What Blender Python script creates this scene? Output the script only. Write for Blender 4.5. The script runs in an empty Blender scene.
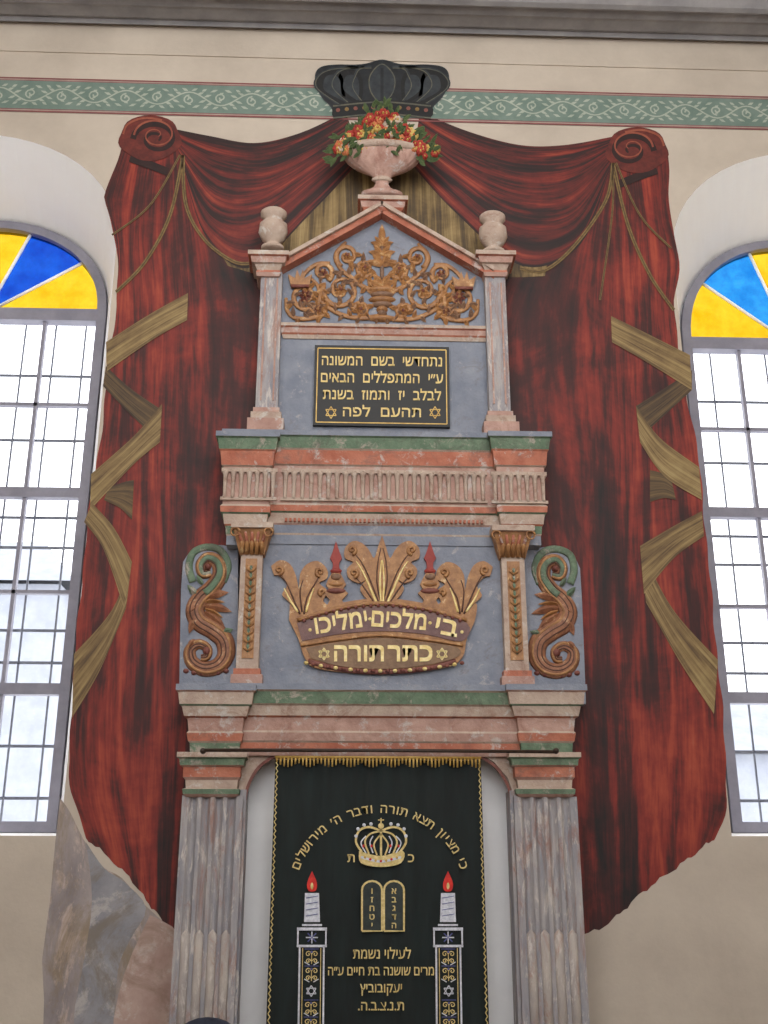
import bpy, math, random
from mathutils import Vector, Matrix, Euler
random.seed(7)
sc = bpy.context.scene
# ---------------- camera ----------------
F=1100.0; D=7.5
CAM=Vector((-0.27,-D,1.6))
EUL=Euler((math.radians(90+19.6),0,math.radians(-2.1)),'XYZ')
cd=bpy.data.cameras.new("camera"); co=bpy.data.objects.new("camera",cd)
sc.collection.objects.link(co); co.location=CAM; co.rotation_euler=EUL
cd.sensor_fit='VERTICAL'; cd.sensor_height=36; cd.lens=36*F/1024.0; cd.clip_end=200
sc.camera=co
R=EUL.to_matrix()
def W(px,py,out=0.0):
    """point of the plane y=-out measured from the photograph"""
    d=R@Vector(((px-384)/F,-(py-512)/F,-1))
    t=(-out-CAM.y)/d.y
    return Vector((CAM.x+d.x*t,-out,CAM.z+d.z*t))
def X(px,py,out=0.0): return W(px,py,out).x
def Z(py,out=0.0,px=382): return W(px,py,out).z
def mpp(px,py,out): return (W(px+1,py,out)-W(px,py,out)).length
try:
    sc.view_settings.view_transform='Standard'
except Exception: pass
BK=.02   # back of the ark sits just clear of the wall paint
# ---------------- materials ----------------
def lin(c):
    r=[]
    for v in c[:3]:
        v/=255.0
        r.append(v/12.92 if v<=0.04045 else ((v+0.055)/1.055)**2.4)
    return (*r,1)
def newmat(n):
    m=bpy.data.materials.new(n); m.use_nodes=True
    nt=m.node_tree; b=nt.nodes["Principled BSDF"]
    return m,nt,b
def noise(nt,vec,scale,det=4,rough=.6,dist=0):
    t=nt.nodes.new("ShaderNodeTexNoise"); t.inputs['Scale'].default_value=scale; t.inputs['Detail'].default_value=det
    t.inputs['Roughness'].default_value=rough; t.inputs['Distortion'].default_value=dist
    nt.links.new(vec,t.inputs['Vector']); return t.outputs['Fac']
def ramp(nt,fac,stops):
    r=nt.nodes.new("ShaderNodeValToRGB"); e=r.color_ramp.elements
    e[0].position=stops[0][0]; e[0].color=lin(stops[0][1]) if len(stops[0][1])==3 else stops[0][1]
    e[1].position=stops[-1][0]; e[1].color=lin(stops[-1][1]) if len(stops[-1][1])==3 else stops[-1][1]
    for p,c in stops[1:-1]:
        q_=e.new(p); q_.color=lin(c) if len(c)==3 else c
    nt.links.new(fac,r.inputs[0]); return r.outputs[0]
def mixc(nt,fac,a,b):
    mx=nt.nodes.new("ShaderNodeMix"); mx.data_type='RGBA'
    nt.links.new(fac,mx.inputs[0])
    for s,i in ((a,6),(b,7)):
        if isinstance(s,tuple): mx.inputs[i].default_value=s
        else: nt.links.new(s,mx.inputs[i])
    return mx.outputs[2]
def chips(nt,vec,col,chipcol,darkcol,lo=.60,scale=9):
    """worn paint: pale chips and darker grime"""
    f=ramp(nt,noise(nt,vec,scale,10,.75,.4),[(lo,(0,0,0,1)),(lo+.07,(.9,.9,.9,1))])
    col=mixc(nt,f,col,lin(chipcol))
    g=ramp(nt,noise(nt,vec,scale*.55,10,.8,.8),[(lo-.03,(0,0,0,1)),(lo+.10,(.75,.75,.75,1))])
    return mixc(nt,g,col,lin(darkcol))
def pm(n,c1,c2,scale=4,rough=.8,bump=.15,c3=None,metal=0,lo=.35,hi=.65,stretch=(1,1,1),fine=30,chip=None,dark=(90,74,68),clo=.60,cs=9):
    m,nt,b=newmat(n)
    tc=nt.nodes.new("ShaderNodeTexCoord"); mp=nt.nodes.new("ShaderNodeMapping")
    mp.inputs['Scale'].default_value=stretch
    nt.links.new(tc.outputs['Object'],mp.inputs[0]); v=mp.outputs[0]
    st=[(lo,c1),(hi,c2)]
    if c3: st.append((min(hi+.08,1),c3))
    c=ramp(nt,noise(nt,v,scale,8,.65),st)
    if chip: c=chips(nt,v,c,chip,dark,clo,cs)
    nt.links.new(c,b.inputs['Base Color'])
    b.inputs['Roughness'].default_value=rough; b.inputs['Metallic'].default_value=metal
    bp=nt.nodes.new("ShaderNodeBump"); bp.inputs['Strength'].default_value=bump; bp.inputs['Distance'].default_value=.02
    nt.links.new(noise(nt,v,fine,4),bp.inputs['Height']); nt.links.new(bp.outputs[0],b.inputs['Normal'])
    return m
def drapemat(n,cols,k1,k2,poss=(.3,.45,.58,.72),wu=2.0,shade=.12,chip=True,blotch=.42,dist=.5):
    m,nt,b=newmat(n)
    uv=nt.nodes.new("ShaderNodeUVMap"); uv.uv_map="UVMap"
    tc=nt.nodes.new("ShaderNodeTexCoord")
    def nz(sx,sy,det,dist):
        mp=nt.nodes.new("ShaderNodeMapping"); mp.inputs['Scale'].default_value=(sx,sy,1)
        nt.links.new(uv.outputs[0],mp.inputs[0]); return noise(nt,mp.outputs[0],1,det,.6,dist)
    def math_(op,a,c):
        q_=nt.nodes.new("ShaderNodeMath"); q_.operation=op
        for s,i in ((a,0),(c,1)):
            if isinstance(s,(int,float)): q_.inputs[i].default_value=s
            else: nt.links.new(s,q_.inputs[i])
        return q_.outputs[0]
    a=nz(k1[0],k1[1],3,dist); c=nz(k2[0],k2[1],6,.3); e=nz(k2[0]*3,k2[1]*1.6,4,0)
    f=math_('ADD',math_('MULTIPLY',a,.60),math_('MULTIPLY',c,.26)); f=math_('ADD',f,math_('MULTIPLY',e,.14))
    big=noise(nt,tc.outputs['Object'],1.1,6,.7,.5)
    f=math_('ADD',f,math_('MULTIPLY',math_('SUBTRACT',big,.5),blotch))
    sx=nt.nodes.new("ShaderNodeSeparateXYZ"); nt.links.new(uv.outputs[0],sx.inputs[0])
    t=math_('POWER',math_('DIVIDE',sx.outputs[0],wu),2.0)
    f=math_('SUBTRACT',f,math_('MULTIPLY',t,shade))
    col=ramp(nt,f,list(zip(poss,cols)))
    if chip:
        ch=ramp(nt,noise(nt,tc.outputs['Object'],11,12,.85,.6),[(.66,(0,0,0,1)),(.72,(.40,.40,.40,1))])
        col=mixc(nt,ch,col,lin((176,140,120)))
        ch=ramp(nt,noise(nt,tc.outputs['Object'],5,12,.8,1.2),[(.60,(0,0,0,1)),(.70,(.4,.4,.4,1))])
        col=mixc(nt,ch,col,lin((54,22,20)))
    nt.links.new(col,b.inputs['Base Color'])
    b.inputs['Roughness'].default_value=.65
    return m
MT={}
CH=(190,180,174); DK=(112,92,86)
MT['wall']=pm("cream_wall_paint",(180,168,154),(198,186,171),1.2,.85,.08)
MT['reveal']=pm("white_reveal_paint",(249,248,246),(252,252,251),2,.8,.03)
MT['grey']=pm("grey_cornice_paint",(134,132,134),(160,157,157),3,.8,.1)
MT['blue']=pm("blue_grey_plaster",(120,126,140),(142,147,158),5,.8,.3,c3=(154,152,158),chip=(168,165,168),dark=(118,110,112),clo=.58)
MT['pink']=pm("pink_plaster",(166,130,118),(190,156,142),6,.8,.3,c3=(192,176,166),chip=CH,dark=(146,104,90),clo=.54)
MT['salmon']=pm("salmon_plaster",(164,94,72),(188,122,98),7,.8,.3,c3=(188,152,134),chip=CH,dark=DK,clo=.55)
MT['cream']=pm("cream_plaster",(170,148,134),(192,173,157),7,.8,.3,c3=(160,126,110),chip=(198,192,184),dark=(140,104,88),clo=.55)
MT['green']=pm("worn_green_plaster",(88,110,88),(116,136,112),8,.8,.3,c3=(160,148,130),chip=(168,158,146),dark=(84,86,74),clo=.54)
MT['gold']=pm("ochre_relief",(138,94,56),(180,130,80),16,.5,.3,c3=(208,170,116),chip=(214,186,140),dark=(98,62,44),clo=.58,cs=16)
MT['scroll']=pm("red_brown_scroll",(122,78,56),(160,108,76),14,.55,.3,c3=(186,146,110),chip=(190,156,122),dark=(96,58,46),clo=.57,cs=14)
MT['arab']=pm("brown_foliage_relief",(108,80,64),(146,112,86),14,.55,.3,c3=(174,144,110),chip=(184,156,120),dark=(84,58,48),clo=.58,cs=16)
MT['vein']=pm("dark_carved_groove",(74,46,36),(98,64,48),14,.7,.3)
MT['relred']=pm("red_brown_relief",(104,56,48),(134,80,68),14,.6,.3)
MT['band']=pm("brown_band_relief",(104,76,76),(128,96,90),12,.6,.3,chip=(150,120,102),dark=(84,56,52))
MT['strip']=pm("faded_gold_strip",(118,90,68),(146,116,86),12,.6,.3,chip=(164,136,104),dark=(96,66,54))
MT['redtip']=pm("red_tip_paint",(136,40,34),(158,62,50),14,.6,.2)
MT['letter']=pm("gilt_letter",(224,194,112),(248,230,166),20,.4,.1)
MT['plq']=pm("plaque_gilding",(204,172,92),(232,206,132),30,.4,.1)
MT['white']=pm("white_niche_paint",(226,225,226),(236,235,235),2,.8,.05)
MT['pil']=pm("stone_pilaster",(136,136,144),(172,166,164),6,.8,.35,c3=(172,134,118),stretch=(2,2,.45),chip=(200,192,186),dark=(150,110,96),clo=.53)
MT['cable']=pm("cream_cabled_flute",(156,148,146),(186,176,166),6,.8,.3,stretch=(2,2,.6),chip=(202,194,188),dark=(156,116,100),clo=.54)
MT['black']=pm("black_plaque",(12,12,11),(22,21,19),5,.55,.02)
MT['brass']=pm("gold_metal",(184,146,70),(216,182,104),12,.45,.05,metal=.2)
MT['velvet']=pm("dark_green_velvet",(3,11,11),(11,26,25),3,.8,.1,stretch=(5,5,.8))
try:
    bb=MT['velvet'].node_tree.nodes["Principled BSDF"]; bb.inputs['Sheen Weight'].default_value=.15; bb.inputs['Sheen Tint'].default_value=(.25,.42,.42,1)
except Exception: pass
MT['thread']=pm("gold_thread",(190,165,95),(232,212,150),40,.5,.2)
MT['silver']=pm("silver_thread",(180,184,196),(226,228,236),40,.5,.2)
MT['tabfill']=pm("dark_grey_fabric",(30,38,38),(50,58,54),30,.7,.2)
MT['flame']=pm("red_thread",(180,20,18),(216,44,28),30,.6,.2)
MT['bluethr']=pm("blue_thread",(60,64,120),(96,100,160),40,.6,.2)
MT['frame']=pm("grey_window_frame",(122,120,132),(142,140,152),4,.5,.05)
MT['iron']=pm("pale_weathered_iron",(104,108,118),(128,132,140),10,.5,.05)
RC=[(18,7,8),(66,17,14),(124,35,25),(158,62,40),(176,104,74)]
MT['drape']=drapemat("painted_red_drapery",RC,(3.6,.30),(13,1.2),(.31,.42,.51,.60,.73),2.0,.15)
MT['swag']=drapemat("painted_red_swag",[(14,7,8),(44,13,12),(104,27,20),(148,58,38),(160,86,60)],(7.0,.35),(20,1.0),(.37,.46,.55,.63,.74),1.3,.02,False,.30)
MT['fringe']=drapemat("painted_gold_fringe",[(44,32,20),(78,60,34),(114,92,54),(146,122,78),(168,146,100)],(7,.9),(45,1.5),(.34,.43,.51,.59,.70),1.8,0,False,.5,.2)
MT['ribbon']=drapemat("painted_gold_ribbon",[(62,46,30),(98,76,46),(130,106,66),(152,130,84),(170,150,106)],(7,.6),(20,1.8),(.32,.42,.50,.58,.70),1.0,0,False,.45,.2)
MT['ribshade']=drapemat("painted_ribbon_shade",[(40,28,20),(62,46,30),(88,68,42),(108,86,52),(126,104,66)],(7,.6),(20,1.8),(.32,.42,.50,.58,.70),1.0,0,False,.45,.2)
MT['ribdark']=pm("painted_dark_line",(66,48,32),(96,76,46),9,.7,.1)
MT['cord']=pm("painted_gold_cord",(96,76,42),(134,108,62),30,.7,.1)
MT['ros']=pm("painted_rosette_red",(70,22,18),(112,42,32),9,.7,.1)
MT['rosd']=pm("painted_rosette_dark",(28,12,11),(48,19,16),9,.7,.1)
MT['rosl']=pm("painted_rosette_light",(128,58,42),(152,84,62),9,.7,.1)
MT['crownd']=pm("painted_crown_dark",(11,14,18),(28,33,38),12,.6,.1)
MT['crownm']=pm("painted_crown_mid",(28,34,40),(48,54,58),12,.6,.1)
MT['crownl']=pm("painted_crown_light",(62,66,64),(96,92,74),20,.6,.1)
MT['crownk']=pm("painted_crown_shadow",(4,6,7),(11,12,14),20,.6,.1)
MT['rock']=pm("painted_marble",(128,120,122),(168,156,152),2.4,.7,.08,c3=(184,166,146),stretch=(1.6,1,.7),chip=(190,170,160),dark=(136,118,92),clo=.52,cs=3.5)
MT['rockd']=pm("painted_marble_grey",(124,124,130),(156,154,158),3,.7,.08,chip=(178,172,170),dark=(122,110,96),clo=.52,cs=4)
MT['rockp']=pm("painted_marble_pink",(166,136,126),(188,164,152),4,.7,.08,chip=(192,176,168),dark=(144,118,104),clo=.52,cs=4)
MT['teal']=pm("muted_green_band",(100,120,110),(118,136,126),6,.8,.05)
MT['bandred']=pm("red_band_line",(118,66,66),(136,84,82),6,.8,.05)
MT['bandp']=pm("pinkish_band_edge",(160,136,128),(176,154,144),6,.8,.05)
MT['bandw']=pm("pale_band_motif",(152,162,148),(174,180,166),6,.8,.05)
MT['floor']=pm("stone_floor",(110,100,92),(140,128,116),3,.5,.1)
MT['ceil']=pm("ceiling_paint",(206,200,194),(216,210,204),2,.9,.05)
MT['chair']=pm("dark_blue_upholstery",(34,38,52),(50,54,70),20,.8,.2)
MT['wood']=pm("dark_wood",(40,28,22),(62,44,32),8,.5,.1,stretch=(6,6,1))
MT['facade']=pm("pale_facade",(142,146,156),(158,162,170),2,.9,.05)
MT['facaded']=pm("facade_opening",(104,110,122),(120,124,136),2,.9,.05)
for n,a,b_ in [('fr',(140,40,32),(176,62,48)),('fy',(186,150,70),(206,178,104)),('fo',(186,100,60),(200,128,84)),('fg',(52,70,40),(84,100,58)),('fw',(186,164,144),(204,188,168))]:
    MT[n]=pm("flower_"+{'fr':'red','fy':'yellow','fo':'orange','fg':'green','fw':'cream'}[n],a,b_,20,.7,.2)
def glass(n,c,tint):
    m,nt,b=newmat(n); nt.nodes.remove(b)
    tc=nt.nodes.new("ShaderNodeTexCoord")
    t=nt.nodes.new("ShaderNodeBsdfTransparent"); g=nt.nodes.new("ShaderNodeBsdfGlossy"); g.inputs['Roughness'].default_value=.1
    mx=nt.nodes.new("ShaderNodeMixShader"); mx.inputs[0].default_value=.03
    nt.links.new(ramp(nt,noise(nt,tc.outputs['Object'],6),[(.3,c),(.7,tint)]),t.inputs[0])
    nt.links.new(t.outputs[0],mx.inputs[1]); nt.links.new(g.outputs[0],mx.inputs[2])
    nt.links.new(mx.outputs[0],nt.nodes["Material Output"].inputs[0]); return m
MT['gclear']=glass("clear_glass",(244,246,250),(250,250,252))
MT['gyellow']=glass("yellow_glass",(160,118,4),(166,138,30))
MT['gblue']=glass("blue_glass",(6,34,118),(14,62,142))
MT['glblue']=glass("sky_blue_glass",(12,80,140),(34,108,156))
# ---------------- mesh builder ----------------
class MB:
    def __init__(s): s.v=[]; s.f=[]; s.m=[]; s.mats=[]; s.sm=[]
    def mi(s,k):
        if k not in s.mats: s.mats.append(k)
        return s.mats.index(k)
    def add(s,vs,fs,k,smooth=False):
        b=len(s.v); i=s.mi(k)
        s.v+= [tuple(v) for v in vs]
        for f in fs:
            s.f.append(tuple(b+q for q in f)); s.m.append(i); s.sm.append(smooth)
    def box(s,x0,x1,y0,y1,z0,z1,k):
        vs=[(x,y,z) for x in (x0,x1) for y in (y0,y1) for z in (z0,z1)]
        s.add(vs,[(0,1,3,2),(4,6,7,5),(0,4,5,1),(2,3,7,6),(0,2,6,4),(1,5,7,3)],k)
    def poly(s,pts,out,th,k):
        n=len(pts)
        fr=[W(p[0],p[1],out+th) for p in pts]
        bk=[Vector((v.x,-out,v.z)) for v in fr]
        fs=[tuple(range(n))]
        if th>0.0005:
            fs+= [(i,(i+1)%n,n+(i+1)%n,n+i) for i in range(n)]
            s.add(fr+bk,fs,k)
        else: s.add(fr,fs,k)
    def stroke(s,pts,w,out,k):
        n=len(pts); vs=[]
        for i,p in enumerate(pts):
            a=pts[max(i-1,0)]; b=pts[min(i+1,n-1)]
            dx=b[0]-a[0]; dy=b[1]-a[1]; L=math.hypot(dx,dy) or 1
            ww=(w[min(i,len(w)-1)] if isinstance(w,(list,tuple)) else w)/2
            nx,ny=-dy/L*ww,dx/L*ww
            vs+=[W(p[0]+nx,p[1]+ny,out),W(p[0]-nx,p[1]-ny,out)]
        s.add(vs,[(2*i,2*i+1,2*i+3,2*i+2) for i in range(n-1)],k)
    def tube3(s,P,rad,k,flat=1,n=8):
        m=len(P); vs=[]; P=[Vector(p) for p in P]
        for i in range(m):
            t=P[min(i+1,m-1)]-P[max(i-1,0)]
            if t.length<1e-9: t=Vector((1,0,0))
            t.normalize(); up=Vector((0,1,0))
            if abs(t.y)>.9: up=Vector((1,0,0))
            a=t.cross(up).normalized(); b=t.cross(a).normalized()
            r=rad[min(i,len(rad)-1)] if isinstance(rad,(list,tuple)) else rad
            for j in range(n):
                an=2*math.pi*j/n
                vs.append(P[i]+a*math.cos(an)*r+b*math.sin(an)*r*flat)
        fs=[(i*n+j,i*n+(j+1)%n,(i+1)*n+(j+1)%n,(i+1)*n+j) for i in range(m-1) for j in range(n)]
        fs+=[tuple(range(n)),tuple((m-1)*n+j for j in range(n))]
        s.add(vs,fs,k,True)
    def tube(s,pts,r,out,k,flat=.5,n=8):
        P=[W(p[0],p[1],out) for p in pts]
        sc_=mpp(pts[0][0],pts[0][1],out)
        rr=[(q*sc_) for q in r] if isinstance(r,(list,tuple)) else r*sc_
        s.tube3(P,rr,k,flat,n)
    def blob(s,px,py,rx,ry,out,dep,k,ang=0,n=12,rings=4):
        vs=[]; ca,sa=math.cos(ang),math.sin(ang)
        for i in range(rings):
            t=i/(rings)*math.pi/2; rr=math.cos(t); o=out+dep*math.sin(t)
            for j in range(n):
                a=2*math.pi*j/n; x=rx*rr*math.cos(a); y=ry*rr*math.sin(a)
                q=W(px+x*ca-y*sa,py+x*sa+y*ca,out); vs.append((q.x,-o,q.z))
        q=W(px,py,out); vs.append((q.x,-(out+dep),q.z))
        fs=[(i*n+j,i*n+(j+1)%n,(i+1)*n+(j+1)%n,(i+1)*n+j) for i in range(rings-1) for j in range(n)]
        fs+=[((rings-1)*n+j,(rings-1)*n+(j+1)%n,rings*n) for j in range(n)]
        s.add(vs,fs,k,True)
    def leaf(s,x,y,ang,L,w,out,k,bend=0,h_=.018):
        """pointed raised leaf with a central ridge"""
        ca,sa=math.cos(ang),math.sin(ang); n=6; A=[];B=[];C=[]
        for i in range(n+1):
            t=i/n; ww=w*math.sin(math.pi*min(t*.92+.08,1))**.8*(1-.25*t) if i<n else 0
            u=L*t; v0=bend*L*t*t
            for lst,sg in ((A,1),(B,-1),(C,0)):
                v=v0+sg*ww/2; px_=x+u*ca-v*sa; py_=y+u*sa+v*ca
                h=h_*math.sin(math.pi*min(t+.1,1)) if sg==0 else 0
                q=W(px_,py_,out); lst.append((q.x,-(out+h),q.z))
        m=n+1
        s.add(A+C+B,[(i,i+1,m+i+1,m+i) for i in range(n)]+[(m+i,m+i+1,2*m+i+1,2*m+i) for i in range(n)],k)
    def mould(s,pxL,pxR,rows,ks):
        """rows: (py,out) top to bottom, carried round the ends"""
        om=max(r[1] for r in rows); r0=[r for r in rows if r[1]==om][0]
        xl=X(pxL,r0[0],om); xr=X(pxR,r0[0],om); rings=[]
        for (py,o) in rows:
            z=Z(py,o,(pxL+pxR)/2); d=om-o
            rings.append([(xl+d,-BK,z),(xl+d,-o,z),(xr-d,-o,z),(xr-d,-BK,z)])
        for i in range(len(rows)-1):
            a,b=rings[i],rings[i+1]
            s.add(a+b,[(0,1,5,4),(1,2,6,5),(2,3,7,6)],ks[i])
        s.add(rings[0],[(0,1,2,3)],ks[0]); s.add(rings[-1],[(0,1,2,3)],ks[-1])
    def lathe(s,cx,cy_out,prof,k,n=24,flute=0,ky=.8,nf=8):
        vs=[];m=len(prof)
        for (z,r) in prof:
            for j in range(n):
                a=2*math.pi*j/n; rr=r*(1+ (flute*abs(math.cos(a*nf/2))))
                vs.append((cx+rr*math.cos(a),-cy_out+rr*math.sin(a)*ky,z))
        fs=[(i*n+j,i*n+(j+1)%n,(i+1)*n+(j+1)%n,(i+1)*n+j) for i in range(m-1) for j in range(n)]
        fs+=[tuple(range(n)),tuple((m-1)*n+j for j in range(n))]
        s.add(vs,fs,k,True)
    def obj(s,name,parent=None,label=None,cat=None,kind=None,group=None):
        me=bpy.data.meshes.new(name); me.from_pydata(s.v,[],s.f); 
        for k in s.mats: me.materials.append(MT[k])
        me.polygons.foreach_set("material_index",s.m); me.polygons.foreach_set("use_smooth",s.sm); me.update()
        import bmesh
        bm=bmesh.new(); bm.from_mesh(me); bmesh.ops.recalc_face_normals(bm,faces=bm.faces); bm.to_mesh(me); bm.free()
        o=bpy.data.objects.new(name,me); sc.collection.objects.link(o); tag(o,parent,label,cat,kind,group); return o
def tag(o,parent=None,label=None,cat=None,kind=None,group=None):
    if parent is not None:
        o.parent=parent; o.matrix_parent_inverse=Matrix.Translation(-Vector(parent.location))
    if label: o["label"]=label
    if cat: o["category"]=cat
    if kind: o["kind"]=kind
    if group: o["group"]=group
def empty(name,loc,**k):
    o=bpy.data.objects.new(name,None); o.location=loc; o.empty_display_size=.2
    sc.collection.objects.link(o); tag(o,**k); return o
def smooth(pts,n=6):
    if len(pts)<3: return pts
    out=[]
    for i in range(len(pts)-1):
        p0=pts[max(i-1,0)];p1=pts[i];p2=pts[i+1];p3=pts[min(i+2,len(pts)-1)]
        for j in range(n):
            t=j/n
            out.append(tuple(.5*((2*p1[a])+(-p0[a]+p2[a])*t+(2*p0[a]-5*p1[a]+4*p2[a]-p3[a])*t*t+(-p0[a]+3*p1[a]-3*p2[a]+p3[a])*t**3) for a in range(len(p1))))
    out.append(tuple(pts[-1])); return out
def resample(pts,n):
    L=[0]
    for a,b in zip(pts,pts[1:]): L.append(L[-1]+math.hypot(b[0]-a[0],b[1]-a[1]))
    T=L[-1]; out=[]; j=0
    for i in range(n):
        d=T*i/(n-1)
        while j<len(pts)-2 and L[j+1]<d: j+=1
        t=(d-L[j])/max(L[j+1]-L[j],1e-6); t=min(max(t,0),1)
        out.append((pts[j][0]+(pts[j+1][0]-pts[j][0])*t,pts[j][1]+(pts[j+1][1]-pts[j][1])*t))
    return out,T
def flowgrid(name,lines,out,mat,parent,rows=60,cols=8,wu=1.0,label=None,ragged=0):
    rs=[];T=0
    for l in lines:
        q,t=resample(smooth(l),rows); rs.append(q); T=max(T,t)
    allc=[]
    for r in range(rows):
        allc.append(smooth([q[r] for q in rs],cols) if len(rs)>2 else [tuple(rs[0][r][a]*(1-i/cols)+rs[1][r][a]*i/cols for a in (0,1)) for i in range(cols+1)])
    nc=len(allc[0]); vs=[];uv=[]
    for r in range(rows):
        for c in range(nc):
            x,y=allc[r][c]
            if ragged and r==rows-1: y+=ragged*math.sin(c*1.1)+ragged*.6*math.sin(c*2.7)
            if ragged and c==0: x+=ragged*.5*math.sin(r*.9)+ragged*.4*math.sin(r*.37)
            vs.append(W(x,y,out)); uv.append((c/(nc-1)*wu,r/(rows-1)*T/100))
    fs=[(r*nc+c,r*nc+c+1,(r+1)*nc+c+1,(r+1)*nc+c) for r in range(rows-1) for c in range(nc-1)]
    me=bpy.data.meshes.new(name); me.from_pydata(vs,[],fs); me.materials.append(MT[mat])
    ul=me.uv_layers.new(name="UVMap")
    for l in me.loops: ul.data[l.index].uv=uv[l.vertex_index]
    o=bpy.data.objects.new(name,me); sc.collection.objects.link(o); tag(o,parent,label); return o
def spiral(cx,cy,r0,r1,a0,turns,n=28,sy=1):
    pts=[]
    for i in range(n+1):
        t=i/n; a=math.radians(a0)+turns*2*math.pi*t; r=r0+(r1-r0)*t
        pts.append((cx+r*math.cos(a),cy+r*math.sin(a)*sy))
    return pts
def taper(n,a,b): return [a+(b-a)*i/(n-1) for i in range(n)]
# ---------------- text ----------------
_tc={}
def tgeo(s,off=0.012):
    if (s,off) in _tc: return _tc[(s,off)]
    c=bpy.data.curves.new("t",'FONT'); c.body=s; c.size=1; c.offset=off; c.resolution_u=3
    o=bpy.data.objects.new("t",c); sc.collection.objects.link(o)
    bpy.context.view_layer.update()
    dg=bpy.context.evaluated_depsgraph_get(); me=o.evaluated_get(dg).to_mesh()
    vs=[(v.co.x,v.co.y) for v in me.vertices]; fs=[tuple(p.vertices) for p in me.polygons]
    o.evaluated_get(dg).to_mesh_clear(); bpy.data.objects.remove(o); bpy.data.curves.remove(c)
    _tc[(s,off)]=(vs,fs); return vs,fs
def refh():
    v,_=tgeo("\u05d4"); 
    return (max(a[1] for a in v)-min(a[1] for a in v)) if v else .6
def ptext(mb,s,cx,cy,h,out,k,width=None,ang=0,off=.012,sag=0,bold=0,bv=None):
    if '\u05e4' in s: off=0
    vs,fs=tgeo(s[::-1],off)
    if not vs: return
    x0=min(v[0] for v in vs); x1=max(v[0] for v in vs); sy=h/refh(); sx=sy
    if width: sx=width/(x1-x0)
    ca,sa=math.cos(ang),math.sin(ang)
    shifts=[(0,0)]
    if bv is None: bv=bold
    if bold: shifts=[(-bold*.7,-bv),(bold*.7,-bv),(-bold*.7,bv),(bold*.7,bv),(0,0)]
    for n_,(ox,oy) in enumerate(shifts):
        P=[]
        for (x,y) in vs:
            a=(x-(x0+x1)/2)*sx+ox; b=-(y*sy-h/2)+oy
            b+= sag*((a/((x1-x0)*sx/2+1e-6))**2)
            P.append(W(cx+a*ca-b*sa,cy+a*sa+b*ca,out+n_*.0002))
        mb.add(P,fs,k)
def star(mb,cx,cy,r,out,k,w=1.2):
    for a0 in (-90,90):
        p=[(cx+r*math.cos(math.radians(a0+120*i)),cy+r*math.sin(math.radians(a0+120*i))) for i in (0,1,2,0)]
        for a,b in zip(p,p[1:]): mb.stroke([a,b],w,out,k)

# ================= ROOM =================
WD=.75
def win_params(cpx,cpy,epx,ojx,ojy,ospy,oapy,oapx,ispy,iapy,botpy,ibpy):
    xc=X(cpx,cpy,-WD); ir=abs(X(epx,cpy,-WD)-xc); orr=abs(X(ojx,ojy,0)-xc)
    ozs=Z(ospy,0,ojx); izs=Z(ispy,-WD,epx)
    return dict(xc=xc,ir=ir,orr=orr,ozs=ozs,izs=izs,oh=Z(oapy,0,oapx)-ozs,ih=Z(iapy,-WD,oapx)-izs,ob=Z(botpy,0,epx),ib=Z(ibpy,-WD,epx))
w1=win_params(-15,320,107,117,240,245,134,-10,316,224,836,833)
w2=win_params(792,345,681,672,250,262,152,790,343,244,836,833)
def archpts(p,o,n=24):
    xc=p['xc']; r=p['orr'] if o else p['ir']; zs=p['ozs'] if o else p['izs']; h=p['oh'] if o else p['ih']
    return [(xc-r*math.cos(math.pi*i/n),zs+h*math.sin(math.pi*i/n)**.9) for i in range(n+1)]
ZT=Z(2,0)+.6; XL=-4.7; XR=4.9
mb=MB()
def q(a,b,c,d,k='wall'): mb.add([(a,0,c),(b,0,c),(b,0,d),(a,0,d)],[(0,1,2,3)],k)
cur=XL
for p in (w1,w2):
    l=p['xc']-p['orr']; r=p['xc']+p['orr']
    q(cur,l,0,ZT); q(l,r,0,p['ob'])
    ap=archpts(p,True)
    mb.add([(x,0,z) for x,z in ap]+[(r,0,ZT),(l,0,ZT)],[tuple(range(len(ap)+2))],'wall')
    ip=archpts(p,False)
    A=[(l,0,p['ob'])]+[(x,0,z) for x,z in ap]+[(r,0,p['ob'])]
    B=[(p['xc']-p['ir'],WD,p['ib'])]+[(x,WD,z) for x,z in ip]+[(p['xc']+p['ir'],WD,p['ib'])]
    n=len(A); mb.add(A+B,[(i,(i+1)%n,n+(i+1)%n,n+i) for i in range(n)],'reveal',False)
    cur=r
q(cur,XR,0,ZT)
mb.obj("wall_back",kind="structure",label="cream painted plaster wall with two arched window openings")
for nm,x in (("wall_left",XL),("wall_right",XR)):
    m=MB(); m.box(min(x,x-.2 if x<0 else x+.2),max(x,x-.2 if x<0 else x+.2),-9.5,.2,0,ZT,'wall'); m.obj(nm,kind="structure",label="cream painted side wall")
m=MB(); m.box(XL-.2,XR+.2,-9.7,-9.5,0,3.8,'wall'); m.obj("wall_front_light_block",kind="structure",label="unseen half-height cream wall added to limit light from behind")  # added behind the camera; blocks low sky light, left open above
m=MB(); m.box(XL-.2,XR+.2,-9.5,.2,-.2,0,'floor'); m.obj("floor",kind="structure",label="stone floor")
m=MB(); m.box(XL-.2,XR+.2,-9.5,.2,ZT,ZT+.2,'ceil'); m.obj("ceiling",kind="structure",label="white ceiling")
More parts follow.
